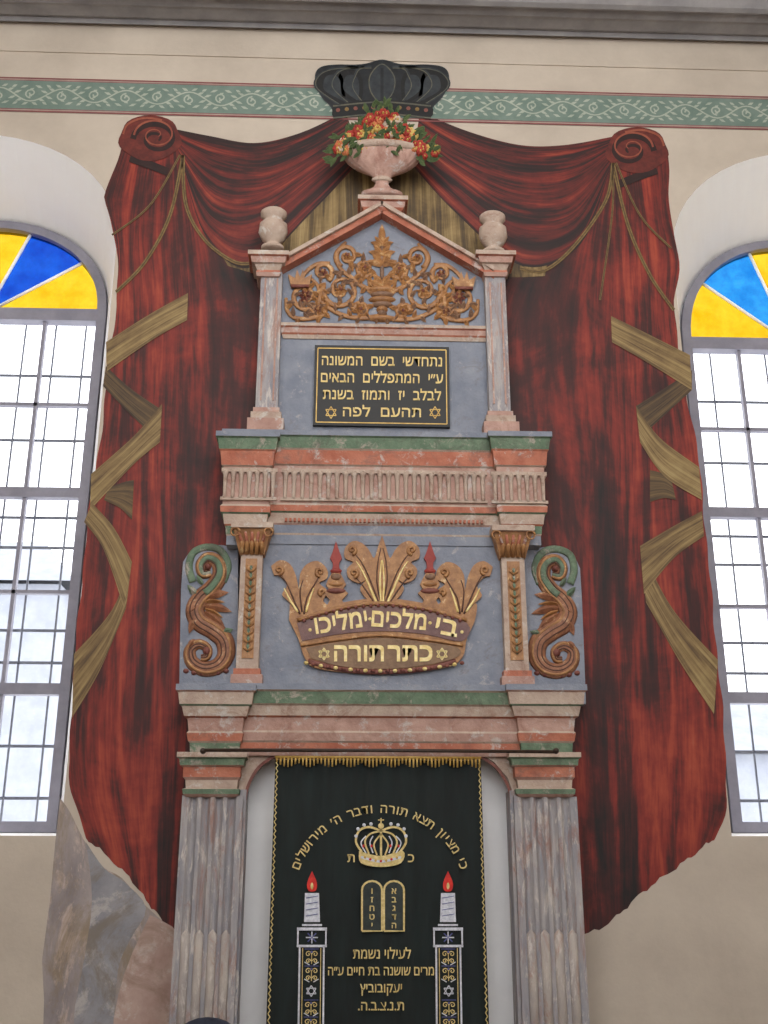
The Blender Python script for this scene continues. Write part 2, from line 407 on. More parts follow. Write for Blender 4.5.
# cornice
m=MB()
rows=[(-30,.55),(-2,.40),(3,.36),(4,.30),(12,.24),(14,.20),(24,.10),(26,.06),(31,.05),(32,0)]
prev=None
for py,o in rows:
    z=Z(py,o); a=[(XL,-o,z),(XR,-o,z)]
    if prev: m.add(prev+a,[(0,1,3,2)],'grey')
    prev=a
z0=Z(60,.0); m.box(XL,XR,-.010,0,z0-.015,z0+.015,'wall')
m.obj("trim_1",kind="structure",label="grey moulded ceiling cornice")
# painted band
m=MB()
zb,zt=Z(121),Z(87)
def hb(z,h,y,k): m.add([(XL,-y,z),(XR,-y,z),(XR,-y,z+h),(XL,-y,z+h)],[(0,1,2,3)],k)
hb(zb,zt-zb,.004,'bandp')
hb(zb+.032,zt-zb-.064,.005,'teal')
hb(zb,.014,.006,'bandred'); hb(zt-.014,.014,.006,'bandred'); hb(zb+.026,.006,.006,'bandred'); hb(zt-.032,.006,.006,'bandred')
def wstroke(m,pts,w,y,k):
    n=len(pts); vs=[]
    for i,p in enumerate(pts):
        a=pts[max(i-1,0)]; b=pts[min(i+1,n-1)]; dx=b[0]-a[0]; dz=b[1]-a[1]; L=math.hypot(dx,dz) or 1
        ww=w[i] if isinstance(w,list) else w
        nx,nz=-dz/L*ww/2,dx/L*ww/2; vs+=[(p[0]+nx,y,p[1]+nz),(p[0]-nx,y,p[1]-nz)]
    m.add(vs,[(2*i,2*i+1,2*i+3,2*i+2) for i in range(n-1)],k)
x=XL+.1; zc=(zb+zt)/2; P=.26; kf=0
H=(zt-zb)/2-.055
while x<XR-.3:
    s_=1 if kf%2 else -1
    wstroke(m,[(x+P*t/8,zc+s_*H*.55*math.sin(math.pi*t/8)) for t in range(9)],.013,-.007,'bandw')
    wstroke(m,[(a,b) for a,b in spiral(x+P*.5,zc-s_*H*.12,.050,.008,90*s_,1.3*s_,14)],.013,-.0075,'bandw')
    for dx,dz,ln in ((-.09,.55,.06),(.09,.55,.06),(-.04,.95,.05),(.04,.95,.05),(-.11,-.3,.06),(.11,-.3,.06),(-.06,-.85,.06),(.06,-.85,.06),(0,-.55,.04),(0,.1,.03),(-.12,.9,.04),(.12,.9,.04)):
        cx_,cz_=x+P*.5+dx,zc+s_*H*dz*.8
        sg=1 if dx>0 else -1
        wstroke(m,[(cx_-sg*ln*.5,cz_-s_*.012),(cx_,cz_),(cx_+sg*ln*.5,cz_+s_*.014)],[.004,.026,.002],-.0078,'bandw')
    x+=P; kf+=1
m.obj("trim_2",kind="structure",label="painted muted green leaf scroll border with pinkish edges")
# windows
def window(idx,p,cols,lab):
    xc=p['xc']; fw=.075; y0=WD-.06; y1=WD+.04
    m=MB()
    def ring(sh,y):
        r=p['ir']-sh; hh=p['ih']-sh
        a=[(xc-r,y,p['ib']+sh)]
        a+=[(xc-r*math.cos(math.pi*i/28),y,p['izs']+hh*math.sin(math.pi*i/28)**.9) for i in range(29)]
        a+=[(xc+r,y,p['ib']+sh)]; return a
    A,B,C,E=ring(0,y0),ring(fw,y0),ring(fw,y1),ring(0,y1); n=len(A)
    for U,V in ((A,B),(B,C),(C,E),(E,A)):
        m.add(U+V,[(i,(i+1)%n,n+(i+1)%n,n+i) for i in range(n)],'frame')
    il,ir_=xc-p['ir']+fw,xc+p['ir']-fw
    m.box(il,ir_,y0,y1,p['izs']-.08,p['izs']+.03,'frame')
    m.box(xc-.05,xc+.05,y0+.01,y1,p['ib']+fw,p['izs']-.07,'frame')
    hz=p['izs']-.07-(p['ib']+fw)
    for fr in (.62,.235): 
        z=p['ib']+fw+hz*fr; m.box(il,ir_,y0+.015,y1-.01,z-.042,z+.042,'frame')
    for fr in (.81,.42):
        z=p['ib']+fw+hz*fr; m.box(il,ir_,y0+.03,y1-.02,z-.014,z+.014,'frame')
    for s_ in (-1,1):
        x_=xc+s_*p['ir']*.5; m.box(x_-.014,x_+.014,y0+.03,y1-.02,p['ib']+fw,p['izs']-.07,'frame')
    for a in (36,72,108,144):
        an=math.radians(a); r=p['ir']-fw; hh=p['ih']-fw
        m.tube3([(xc,(y0+y1)/2,p['izs']),(xc+r*math.cos(an),(y0+y1)/2,p['izs']+hh*math.sin(an)**.9)],.014,'reveal')
    fr=m.obj("window_%d"%idx,kind="structure",label=lab)
    m=MB(); r=p['ir']-fw*.7; hh=p['ih']-fw*.7
    for s_ in range(5):
        pts=[(xc,WD,p['izs'])]+[(xc+r*math.cos(math.radians(s_*36+t*6)),WD,p['izs']+hh*max(math.sin(math.radians(s_*36+t*6)),0)**.9) for t in range(7)]
        m.add(pts,[tuple(range(8))],cols[s_])
    m.obj("stained_glass",fr,label="fan of yellow and blue glass")
    m=MB(); m.add([(il,WD,p['ib']+fw*.7),(ir_,WD,p['ib']+fw*.7),(ir_,WD,p['izs']),(il,WD,p['izs'])],[(0,1,2,3)],'gclear'); m.obj("glass_pane",fr)
    m=MB(); yb=WD+.14
    for i in range(1,8):
        x=xc-p['ir']+2*p['ir']*i/8+.05
        m.tube3([(x,yb,p['ib']+.02),(x,yb,p['izs']-.02)],.009,'iron')
    for i,t in enumerate((.06,.15,.30,.36,.52,.58,.74,.88)):
        z=p['ib']+(p['izs']-p['ib'])*t; m.box(xc-p['ir'],xc+p['ir'],yb-.006,yb+.006,z-.011,z+.011,'iron')
    m.obj("iron_grille",fr,label="thin pale iron bars")
window(1,w1,['gyellow','gblue','gyellow','gblue','gyellow'],"tall arched grey-framed window with yellow and deep blue fanlight")
window(2,w2,['gyellow','gyellow','gyellow','glblue','gyellow'],"tall arched grey-framed window with yellow and light blue fanlight")
# pale buildings outside
for (x0,x1,zz,lab) in ((-17,-6.5,8.2,"pale overexposed building seen through the window"),(7.5,17,4.6,"low pale building seen through the window grille")):
    m=MB(); m.box(x0,x1,16,20,-1,zz,'facade'); 
    m.add([(x0-.3,15.7,zz),(x1+.3,15.7,zz),(x1+.3,20.3,zz),(x0-.3,20.3,zz),(x0+1,18,zz+1.6),(x1-1,18,zz+1.6)],[(0,1,5,4),(1,2,5),(2,3,4,5),(3,0,4)],'facade')
    b=m.obj("building",label=lab,cat="building")
    xx=x0+.6 if x0>0 else x0+2.1
    while xx<x1-1.0:
        z=1.2
        while z<zz-1.4:
            m=MB(); m.box(xx,xx+.9,15.96,16.02,z,z+1.3,'facaded'); m.obj("facade_window",b); z+=2.2
        xx+=2.0

# ================= MURAL =================
mu=empty("painted_mural",(0,-.002,Z(900)),label="painted mural of red theatrical curtains with gold ribbons around the ark",cat="mural")
dl=[[(122,145),(108,185),(104,200),(116,240),(117,290),(110,360),(100,440),(88,520),(78,620),(72,700),(70,780),(86,838)],
    [(140,145),(128,220),(130,300),(128,420),(122,540),(115,660),(112,780),(126,874)],
    [(165,142),(160,230),(165,320),(160,450),(158,600),(155,760),(154,910)],
    [(180,142),(195,230),(205,320),(205,450),(200,600),(195,760),(182,938)],
    [(190,142),(258,258),(278,330),(272,450),(262,600),(245,760),(235,942)]]
flowgrid("drapery",dl,.002,'drape',mu,90,10,2.0,ragged=1.6)
dr=[[(668,155),(670,215),(680,260),(674,310),(684,380),(700,470),(708,560),(716,640),(723,720),(727,800),(716,837)],
    [(640,152),(650,240),(655,320),(665,440),(672,560),(680,700),(684,862)],
    [(620,150),(622,240),(625,330),(630,450),(635,600),(640,760),(643,892)],
    [(610,150),(590,240),(580,330),(585,450),(590,600),(598,760),(604,926)],
    [(600,150),(508,266),(488,330),(496,450),(525,600),(550,760),(556,945)]]
flowgrid("drapery",dr,.002,'drape',mu,90,10,2.0,ragged=1.6)
sl=[[(170,128),(210,136),(255,143),(300,133),(345,112)],[(174,138),(215,165),(262,172),(310,152),(350,125)],
    [(178,150),(212,205),(258,210),(312,175),(352,145)],[(182,162),(205,235),(250,268),(312,212),(356,165)]]
flowgrid("swag",sl,.0045,'swag',mu,50,10,1.3)
sr=[[(420,112),(470,132),(520,145),(565,145),(616,136)],[(418,125),(460,155),(515,175),(570,172),(614,147)],
    [(416,145),(458,178),(512,212),(570,212),(612,160)],[(412,165),(455,212),(522,266),(580,245),(610,170)]]
flowgrid("swag",sr,.0045,'swag',mu,50,10,1.3)
def fringe(top,bot):
    e=resample(smooth(top),26)[0]; f=resample(smooth(bot),26)[0]
    nm="gold_fringe"; rows_=8; vs=[]; uv=[]
    for i,(p,s) in enumerate(zip(e,f)):
        for j in range(rows_):
            t=j/(rows_-1); vs.append(W(p[0]*(1-t)+s[0]*t,p[1]*(1-t)+s[1]*t,.0035)); uv.append((i/25*1.8,t*.5))
    fs=[(i*rows_+j,i*rows_+j+1,(i+1)*rows_+j+1,(i+1)*rows_+j) for i in range(25) for j in range(rows_-1)]
    me=bpy.data.meshes.new(nm); me.from_pydata(vs,[],fs); me.materials.append(MT['fringe'])
    ul=me.uv_layers.new(name="UVMap")
    for l in me.loops: ul.data[l.index].uv=uv[l.vertex_index]
    o_=bpy.data.objects.new(nm,me); sc.collection.objects.link(o_); tag(o_,mu)
fringe([(222,256),(262,250),(312,205),(356,150),(384,135)],[(228,266),(276,276),(314,256),(350,238),(384,228)])
fringe([(384,135),(410,155),(455,205),(500,242),(549,258)],[(384,228),(416,238),(454,258),(500,276),(545,276)])
for cx,cy,s_ in ((150,138,1),(637,150,-1)):
    m=MB()
    m.poly([(cx+31*math.cos(a)*(1+.06*math.sin(5*a)),cy+23*math.sin(a)) for a in [2*math.pi*i/32 for i in range(32)]],.004,.003,'ros')
    m.stroke(smooth([(cx-20*s_,cy+20),(cx,cy+27),(cx+18*s_,cy+34)]),8,.0068,'rosd')
    sp=spiral(cx+s_*6,cy+1,23,3,180 if s_>0 else 0,1.6*s_,50,.75)
    m.stroke(sp,taper(51,6,2),.009,'rosd')
    sp=spiral(cx+s_*6,cy-3,22,3,180 if s_>0 else 0,1.6*s_,50,.75)
    m.stroke(sp,taper(51,2,.8),.0095,'rosl')
    m.stroke(smooth([(cx-27*s_,cy-4),(cx-22*s_,cy-14),(cx-6*s_,cy-20),(cx+12*s_,cy-18)]),2,.0092,'rosl')
    m.obj("rosette",mu,label="dark red painted scroll rosette")
for pts in ([(183,155),(186,205),(205,240),(235,262),(258,262)],[(183,155),(170,215),(145,262),(116,292)],[(180,155),(150,205),(112,235)],
            [(613,163),(606,200),(575,245),(545,270),(520,268)],[(613,163),(628,225),(650,275),(674,310)],[(616,163),(640,215),(671,248)],[(613,165),(612,215),(600,300)]):
    m=MB(); sp=smooth(pts,8); m.stroke(sp,3.4 if len(pts)>3 else 2.0,.0085,'cord'); m.stroke(sp,.9,.0095,'ribdark')
    m.obj("cord",mu,label="painted gold cord")
def ribbon(segs,lab):
    par=None
    for a,b,k,o in segs:
        ob=flowgrid("ribbon" if par is None else "ribbon_fold",[a,b],o,k,mu if par is None else None,24,6,1.0)
        if par is None: par=ob; ob["label"]=lab
        else:
            ob.parent=par; ob.matrix_parent_inverse=par.matrix_basis.inverted()
LB="painted streaky gold ribbon zigzagging down"
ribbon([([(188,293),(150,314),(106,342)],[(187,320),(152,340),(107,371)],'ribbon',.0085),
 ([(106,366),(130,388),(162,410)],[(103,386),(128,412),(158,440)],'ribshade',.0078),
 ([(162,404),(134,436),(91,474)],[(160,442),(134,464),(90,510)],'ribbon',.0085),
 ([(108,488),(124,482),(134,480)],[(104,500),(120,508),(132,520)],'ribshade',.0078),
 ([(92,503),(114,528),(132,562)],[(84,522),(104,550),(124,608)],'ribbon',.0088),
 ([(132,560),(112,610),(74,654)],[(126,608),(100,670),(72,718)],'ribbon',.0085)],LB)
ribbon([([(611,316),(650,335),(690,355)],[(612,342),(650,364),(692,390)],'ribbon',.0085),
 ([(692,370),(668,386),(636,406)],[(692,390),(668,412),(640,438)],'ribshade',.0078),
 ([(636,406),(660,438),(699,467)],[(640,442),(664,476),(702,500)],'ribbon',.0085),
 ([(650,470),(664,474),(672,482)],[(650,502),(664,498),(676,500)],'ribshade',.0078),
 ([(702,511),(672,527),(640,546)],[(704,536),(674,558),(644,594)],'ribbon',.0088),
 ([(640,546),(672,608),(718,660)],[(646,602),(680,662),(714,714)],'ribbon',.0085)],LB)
# painted crown: closed and bulging, with curved arched ribs
m=MB()
outl=smooth([(334,118),(332,108),(322,97),(316,84),(316,73),(322,67),(336,65),(354,65),(366,64),(376,61),(382,60),(388,61),(398,64),(410,65),(428,65),(442,67),(448,73),(448,84),(442,97),(432,108),(430,118)],4)
m.poly(outl+[(406,115),(382,114),(358,115)],.006,.004,'crownd')
for xx,w_ in ((330,13),(350,12),(414,12),(434,13)):
    t=(xx-382)/56
    lobe=smooth([(382+t*38,106),(xx-w_-t*2,92),(xx-w_,78),(xx-w_*.5,70),(xx+w_*.5,70),(xx+w_,78),(xx+w_-t*2,92),(382+t*38,106)],4)
    m.poly(lobe[:-1],.0105,.0006,'crownk')
    inner=[(xx-t*2+(a-xx)*.62,88+(b-88)*.7) for a,b in lobe]; m.poly(inner[:-1],.0115,.0004,'crownm')
for s_ in (-1,1):
    for e_,tp,w_ in ((48,66,2.0),(36,50,2.6),(20,30,2.6)):
        m.stroke(smooth([(382+s_*e_*.85,106),(382+s_*(tp),88),(382+s_*(tp-3),75),(382+s_*(tp*.72),68),(382+s_*tp*.35,67)],6),w_,.0125,'crownm')
        m.stroke(smooth([(382+s_*e_*.85-s_,106),(382+s_*(tp-1),88),(382+s_*(tp-4),75),(382+s_*(tp*.72),69),(382+s_*tp*.35,68)],6),.9,.0131,'crownl')
lobe=smooth([(382,106),(371,92),(370,76),(382,64),(394,76),(393,92),(382,106)],5); m.poly(lobe[:-1],.0118,.0006,'crownm'); m.stroke(lobe,1.2,.0134,'crownl')
m.stroke([(382,104),(382,68)],3,.0133,'crownd')
m.poly(smooth([(333,105),(357,101),(382,100),(407,101),(431,105),(430,118),(406,115),(382,114),(358,115),(334,118),(333,105)],3)[:-1],.0126,.0006,'crownk')
for y_ in (104,116): m.stroke(smooth([(333,y_+2),(382,y_-2),(431,y_+2)]),1.6,.0142,'crownl')
for i in range(11): m.poly([(338+i*8.8+2.2*math.cos(a),110-math.sin(i/10*math.pi)*3+2*math.sin(a)) for a in [j*math.pi/4 for j in range(8)]],.0132,.001,'cord' if i%2 else 'relred')
m.stroke(outl,1.0,.0128,'crownm')
m.obj("painted_crown",mu,label="blue-black painted closed crown with curved ribs")
# marble patch
m=MB()
m.poly(smooth([(60,798),(70,812),(84,840),(102,866),(122,878),(140,900),(158,917),(182,940)],3)+[(182,1150),(40,1150),(44,1000),(42,960),(50,900),(55,845)],.0,.0012,'rock')
m.poly(smooth([(86,842),(104,868),(124,882),(146,908),(130,940),(118,970),(110,1040),(86,1060),(74,1020),(84,960),(92,900),(86,842)],4)[:-1],.0014,.0008,'rockd')
m.poly(smooth([(150,915),(182,940),(182,1020),(182,1120),(120,1120),(112,1040),(124,975),(150,915)],3)[:-1],.0018,.0008,'rockp')
m.obj("painted_marble_patch",mu,label="grey and pink painted rock pattern")

# ================= ARK =================
ark=empty("torah_ark",(X(382,700,.3),-.2,0),label="tall carved plaster ark with pilasters, gable and painted reliefs",cat="torah ark")
def fluted(m,pxl,pxr,refpy,out,z0,z1,k,nf=4,dep=.03):
    xl,xr=X(pxl,refpy,out),X(pxr,refpy,out); w=xr-xl
    mrg=w*.08; fw=(w-2*mrg)/nf
    pts=[(xl,-BK),(xl,-out)]
    for i in range(nf):
        a=xl+mrg+fw*i+fw*.14; b=xl+mrg+fw*(i+1)-fw*.14
        pts.append((a,-out))
        for j in range(1,6):
            t=j/6; pts.append((a+(b-a)*t,-out+dep*math.sin(math.pi*t)))
        pts.append((b,-out))
    pts+=[(xr,-out),(xr,-BK)]
    n=len(pts)
    m.add([(x,y,z0) for x,y in pts]+[(x,y,z1) for x,y in pts],[(i,i+1,n+i+1,n+i) for i in range(n-1)],k)
    m.add([(x,y,z1) for x,y in pts],[tuple(range(n))],k)
    return xl,xr
for (a,b) in ((182,243),(514,577)):
    m=MB(); z1=Z(796,.33)
    xl,xr=fluted(m,a,b,800,.33,.45,z1,'pil',4)
    m.box(xl-.03,xr+.03,-.37,-BK,.0,.3,'pil'); m.box(xl-.015,xr+.015,-.35,-BK,.3,.45,'pink')
    w=xr-xl; fwid=(w*.84)/4; zc=Z(935,.33)
    for i in range(4):
        cx=xl+w*.08+fwid*(i+.5); m.tube3([(cx,-.324,.46),(cx,-.324,zc),(cx,-.32,zc+.03)],[fwid*.36,fwid*.36,.005],'cable',.7)
    pl=m.obj("pilaster",ark,label="fluted stone-coloured pilaster with filled lower flutes")
    m=MB()
    m.mould(a-5,b+4,[(752,.40),(757,.40),(759,.385),(765,.38),(767,.36),(777,.36),(780,.345),(788,.34),(789,.36),(794,.355),(797,.335)],
            ['cream','green','green','pink','salmon','pink','cream','cream','green','pink'])
    m.obj("pilaster_capital",pl,label="pink and green moulded capital")
m=MB()
m.box(X(236,800,.12),X(530,800,.12),-.12,-BK,0,Z(750,.12),'white')
m.obj("niche",ark,label="white painted niche behind the curtain")
for P1,S1 in (([(240,752),(276,752),(262,762),(250,778),(243,800),(238,800)],[(274,756),(258,768),(248,786),(245,800)]),
              ([(520,752),(478,752),(494,762),(508,778),(515,800),(520,800)],[(480,756),(497,768),(508,786),(511,800)])):
    m=MB(); m.poly(P1,.13,.15,'cream'); m.stroke(smooth(S1),3,.283,'relred'); m.obj("arch_spandrel",ark)
for a,b in ((240,246),(510,517)):
    m=MB(); m.box(X(a,800,.3),X(b,800,.3),-.30,-.12,0,Z(790,.3),'pil'); m.obj("niche_jamb",ark)
# --- main entablature
m=MB()
rowsM=[(684,.42),(690,.42),(692,.405),(704,.395),(706,.38),(716,.365),(718,.345),(731,.335),(733,.345),(741,.335),(743,.325),(752,.32),(756,.31)]
m.mould(183,580,rowsM,['blue','cream','green','cream','cream','salmon','pink','cream','pink','cream','salmon','pink'])
r2=[(p,o+.05) for p,o in rowsM]
ks2=['blue','pink','cream','green','cream','salmon','pink','cream','salmon','cream','green','pink']
m.mould(176,256,r2,ks2); m.mould(506,587,r2,ks2)
m.obj("main_entablature",ark,label="moulded pink, cream and green cornice")
zL1=Z(684,.42)
# --- tier 2
zE2=Z(541,.17)
m=MB()
m.box(X(246,600,.16),X(518,600,.16),-.16,-BK,zL1,zE2+.05,'blue')
m.obj("crown_panel",ark,label="blue-grey plaster panel")
for a,b in ((237,262),(502,528)):
    m=MB(); x0,x1=X(a,610,.24),X(b,610,.24)
    zc=Z(556,.24); m.box(x0+.01,x1-.01,-.24,-BK,zL1,zc,'cream')
    m.box(x0-.02,x1+.02,-.26,-BK,zL1,zL1+.09,'pink'); m.box(x0-.005,x1+.005,-.25,-BK,zL1+.09,zL1+.13,'salmon')
    m.box(x0+.045,x1-.045,-.246,-.2,zL1+.2,zc-.03,'gold')
    cx=(x0+x1)/2; z=zL1+.25
    while z<zc-.08:
        for s_ in (-1,1): m.tube3([(cx,-.25,z),(cx+s_*.026,-.253,z+.02),(cx+s_*.03,-.250,z+.05)],[.010,.010,.003],'gold',.7)
        m.tube3([(cx,-.25,z-.01),(cx,-.253,z+.04)],[.006,.010],'green',.7); z+=.055
    pl=m.obj("small_pilaster",ark,label="cream pilaster with gilt foliage strip")
    m=MB(); zt2=Z(531,.24)
    hh=zt2-zc
    m.add([(x0,-.24,zc),(x1,-.24,zc),(x0-.05,-.30,zt2),(x1+.05,-.30,zt2),(x0,-BK,zc),(x1,-BK,zc),(x0-.05,-BK,zt2),(x1+.05,-BK,zt2)],[(0,1,3,2),(0,2,6,4),(1,3,7,5),(2,3,7,6),(0,1,5,4)],'gold')
    for i in range(5):
        xx=x0+(x1-x0)*(i+.5)/5
        m.tube3([(xx,-.245,zc),(xx,-.28,zc+hh*.4),(xx,-.295,zc+hh*.45)],[.014,.017,.004],'gold')
        m.tube3([(xx,-.262,zc+hh*.4),(xx+(i-2)*.012,-.30,zc+hh*.8)],[.014,.008],'salmon')
    for s_,xx in ((-1,x0-.03),(1,x1+.03)):
        m.tube3([(xx+.03*math.cos(t),-.31,zt2-.04+.03*math.sin(t)) for t in [j*.6 for j in range(12)]],taper(12,.009,.004),'gold')
    m.box(x0-.06,x1+.06,-.32,-BK,zt2-.01,zt2+.03,'cream')
    m.obj("pilaster_capital",pl,label="gilt foliate capital")
# --- wings
def wing(out_pts,f,cx):
    m=MB(); m.poly(out_pts,BK,.10,'blue'); wg=m.obj("side_wing",ark,label="blue-grey side panel with rounded shoulder")
    m=MB(); o=.123; dy=0 if f>0 else 2
    def T(p): return [(cx+f*(x-209),y+dy) for x,y in p]
    main=smooth([(212,573),(204,574),(202,565),(209,558),(219,563),(221,575),(213,588),(202,598),(196,610),(201,622),(214,630),(225,640),(227,655),(219,666),(205,669),(193,662),(191,650),(200,644),(209,649),(208,657),(202,658)],5)
    N=len(main); prof=[3.8+5.8*math.sin(math.pi*min((i+4)/N*1.02,1))**1.3 for i in range(N)]
    m.tube(T(main),prof,o,'scroll',.42,10)
    s0=mpp(209,600,o)
    for sh,k,rr_ in ((.50,'vein',.8),(-.50,'gold',1.5),(0,'vein',.7)):
        ln=[]
        for i,p_ in enumerate(main):
            a_=main[max(i-1,0)]; b_=main[min(i+1,N-1)]; dx,dyy=b_[0]-a_[0],b_[1]-a_[1]; L=math.hypot(dx,dyy) or 1
            ln.append((p_[0]-dyy/L*prof[i]*sh,p_[1]+dx/L*prof[i]*sh))
        P_=[W(x_,y_,o) for x_,y_ in T(ln)]
        for i,v in enumerate(P_): v.y=-(o+prof[i]*s0*.42*(.95 if sh==0 else .84))
        m.tube3(P_,rr_*s0,k,.8,6)
    # green painted upper curl
    gr=main[0:34]; P_=[W(x_,y_,o) for x_,y_ in T(gr)]
    for i,v in enumerate(P_): v.y=-(o+prof[i]*s0*.40)
    m.tube3(P_,[prof[i]*s0*.42 for i in range(len(gr))],'green',.4,8)
    outer=smooth([(224,582),(229,566),(222,551),(208,547),(194,553),(190,568),(194,582)],5)
    m.tube(T(outer),3.8,o,'green',.5)
    for (x_,y_,an,L,w_,k) in ((206,598,-.45,24,10,'scroll'),(206,606,.0,27,10,'scroll'),(206,612,.45,25,10,'scroll'),(206,602,-.2,20,5,'gold'),(206,609,.25,20,5,'gold'),(200,606,2.6,15,9,'scroll'),(198,616,2.2,19,9,'scroll'),(198,594,-2.6,13,8,'green'),(222,634,-.6,13,8,'green'),(196,640,2.4,12,8,'scroll'),(204,584,-2.4,11,6,'green')):
        q_=T([(x_,y_)])[0]; m.leaf(q_[0],q_[1],an if f>0 else math.pi-an,L,w_,o+(.014 if k=='gold' else .008),k,.22*f if an<1.5 else -.2*f,.026)
    q_=T([(208,651)])[0]; m.blob(q_[0],q_[1],4.5,4.5,.12,.035,'relred')
    q_=T([(209,567)])[0]; m.blob(q_[0],q_[1],3.5,3.5,.12,.035,'relred')
    for i in range(6):
        q_=T([(187+8*i,671+3*math.sin(i/5*math.pi))])[0]; m.blob(q_[0],q_[1],3,2.6,.12,.02,'relred')
    m.obj("scroll_relief",wg,label="reddish brown acanthus scroll with green upper curl")
wing([(238,548),(222,545),(204,545),(190,551),(183,562),(181,590),(180,640),(179,700),(238,700)],1,208)
wing([(524,550),(545,547),(562,548),(574,555),(580,568),(582,600),(584,650),(586,704),(524,704)],-1,555)
# --- crown relief
cr=MB(); o=.165
body=smooth([(290,603),(302,616),(320,609),(345,602),(381,598),(418,602),(444,609),(462,616),(476,603),(475,620),(467,638),(462,658),(442,668),(381,674),(320,669),(305,658),(298,638),(289,620)],4)
cr.poly(body,.15,.035,'gold')
cr.poly(smooth([(297,623),(340,611),(381,606),(424,611),(467,623),(462,641),(424,634),(381,631),(340,634),(302,641)],4),.18,.012,'band')
cr.poly(smooth([(306,648),(340,642),(381,638),(424,642),(458,648),(455,658),(420,666),(381,669),(340,666),(311,658)],4),.18,.012,'strip')
cr.tube(smooth([(301,645),(340,639),(381,635),(424,639),(463,645)],5),1.7,.195,'gold')
cr.tube(smooth([(297,620),(340,608),(381,603),(424,608),(467,620)],5),1.9,.195,'gold')
cr.tube(smooth([(308,661),(340,669),(381,672),(424,669),(456,661)],5),2.6,.185,'relred')
cen=[(382,535),(386,547),(390,558),(395,550),(402,543),(411,541),(419,548),(419,558),(411,562),(417,569),(415,578),(405,583),(398,580),(404,588),(399,597),(391,603),(382,608)]
cc=smooth(cen,3)
cr.poly([p for p in cc]+[(764-x,y) for x,y in reversed(cc[1:-1])],.16,.022,'gold')
lf=[(271,566),(280,560),(290,564),(296,576),(299,589),(300,574),(307,564),(318,561),(327,569),(327,578),(319,583),(328,591),(323,601),(333,611),(304,620),(295,608),(287,600),(282,594),(287,585),(280,576),(274,575)]
ll=smooth(lf,3)
cr.poly(ll,.16,.022,'gold'); cr.poly([(764-x,y+1) for x,y in ll],.16,.022,'gold')
def curl(x,y,r,a0,tn,k='gold'):
    sp=spiral(x,y,r,.8,a0,tn,16); cr.tube(sp,taper(17,2.0,1),.187,k,.8,6)
for s_ in (-1,1):
    c=382
    def S(p): return [(c+s_*(x-382),y) for x,y in p]
    for st,r_,k in (([(384,606),(390,590),(397,573),(404,560),(411,552)],1.0,'vein'),([(388,606),(396,593),(404,582),(411,575)],1.0,'vein'),([(383,604),(387,582),(386,562),(383,548)],.9,'vein'),
                    ([(386,606),(393,590),(401,572),(408,561)],1.6,'letter'),([(383,606),(384,580),(382.5,560)],1.4,'letter')):
        sp=smooth(S(st),4); cr.tube(sp,taper(len(sp),r_,.5),.183,k,.8,6)
    curl(c+s_*30,550,4.5,90,1.2*s_); curl(c+s_*28,573,4.5,90,1.2*s_)
    for st,r_,k in (([(460,614),(457,598),(448,582),(444,574)],1.0,'vein'),([(464,614),(471,598),(477,584),(484,573)],1.0,'vein'),([(462,612),(464,592),(461,580)],.9,'vein'),([(466,612),(474,600),(480,588)],1.5,'letter'),([(458,612),(454,598),(450,588)],1.4,'letter')):
        sp=smooth(S(st),4); cr.tube(sp,taper(len(sp),r_,.5),.183,k,.8,6)
    curl(c+s_*103,570,4.5,90,1.2*s_); curl(c+s_*62,572,4.5,90,-1.2*s_); curl(c+s_*60,592,3.4,90,-1.2*s_)
    fx=c+s_*46+(0 if s_<0 else 2)
    cr.poly([(fx-11,609),(fx-6,600),(fx-12,593),(fx-7,589),(fx-10,584),(fx-7,578),(fx-4,573),(fx+4,573),(fx+7,578),(fx+10,584),(fx+7,589),(fx+12,593),(fx+6,600),(fx+11,609)],.16,.024,'gold')
    cr.blob(fx,591,10,3,.18,.02,'relred'); cr.blob(fx,584,8,3,.18,.018,'gold'); cr.blob(fx,577,5.5,3.5,.18,.02,'arab')
    cr.blob(fx,571,6,2.4,.18,.016,'redtip')
    cr.poly([(fx-5,573),(fx-3,566),(fx-3.5,562),(fx-6,558),(fx-3.5,552),(fx,541),(fx+3.5,552),(fx+6,558),(fx+3.5,562),(fx+3,566),(fx+5,573)],.16,.024,'redtip')
for i in range(22):
    t=i/21; x=304+t*156; cr.blob(x,604.5+ (abs(t-.5)*2)**2*15+1,2,2,.195,.012,'relred')
    cr.blob(x+2,670-abs(t-.5)**2*32+1,2.4,2,.20,.016,'relred' if i%2 else 'letter')
crw=cr.obj("crown_relief",ark,label="golden brown carved crown with leaf points and red spires")
for txt,cx_,cy_,wd,an in (("בי",447,627,22,.20),("מלכים",399,620,54,.07),("ימליכו",341,622,52,-.15)):
    m=MB(); ptext(m,txt,cx_,cy_,15,.1965,'letter',wd,ang=an,off=.0,bold=.5,bv=.75); m.obj("lettering",crw,label="gilt Hebrew word on the upper band")
for x,y in ((430,623),(370,619),(310,630),(462,632)):
    m=MB(); m.blob(x,y,1.8,1.8,.192,.008,'letter'); m.obj("gilt_dot",crw)
for txt,cx_,wd in (("כתר",410,44),("תורה",359,49)):
    m=MB(); ptext(m,txt,cx_,653,15,.1965,'letter',wd,off=.0,bold=.6,bv=.95); m.obj("lettering",crw,label="gilt Hebrew word between stars")
for cx_ in (442,324):
    m=MB(); star(m,cx_,654,6,.197,'letter',1.3); m.obj("gilt_star",crw)
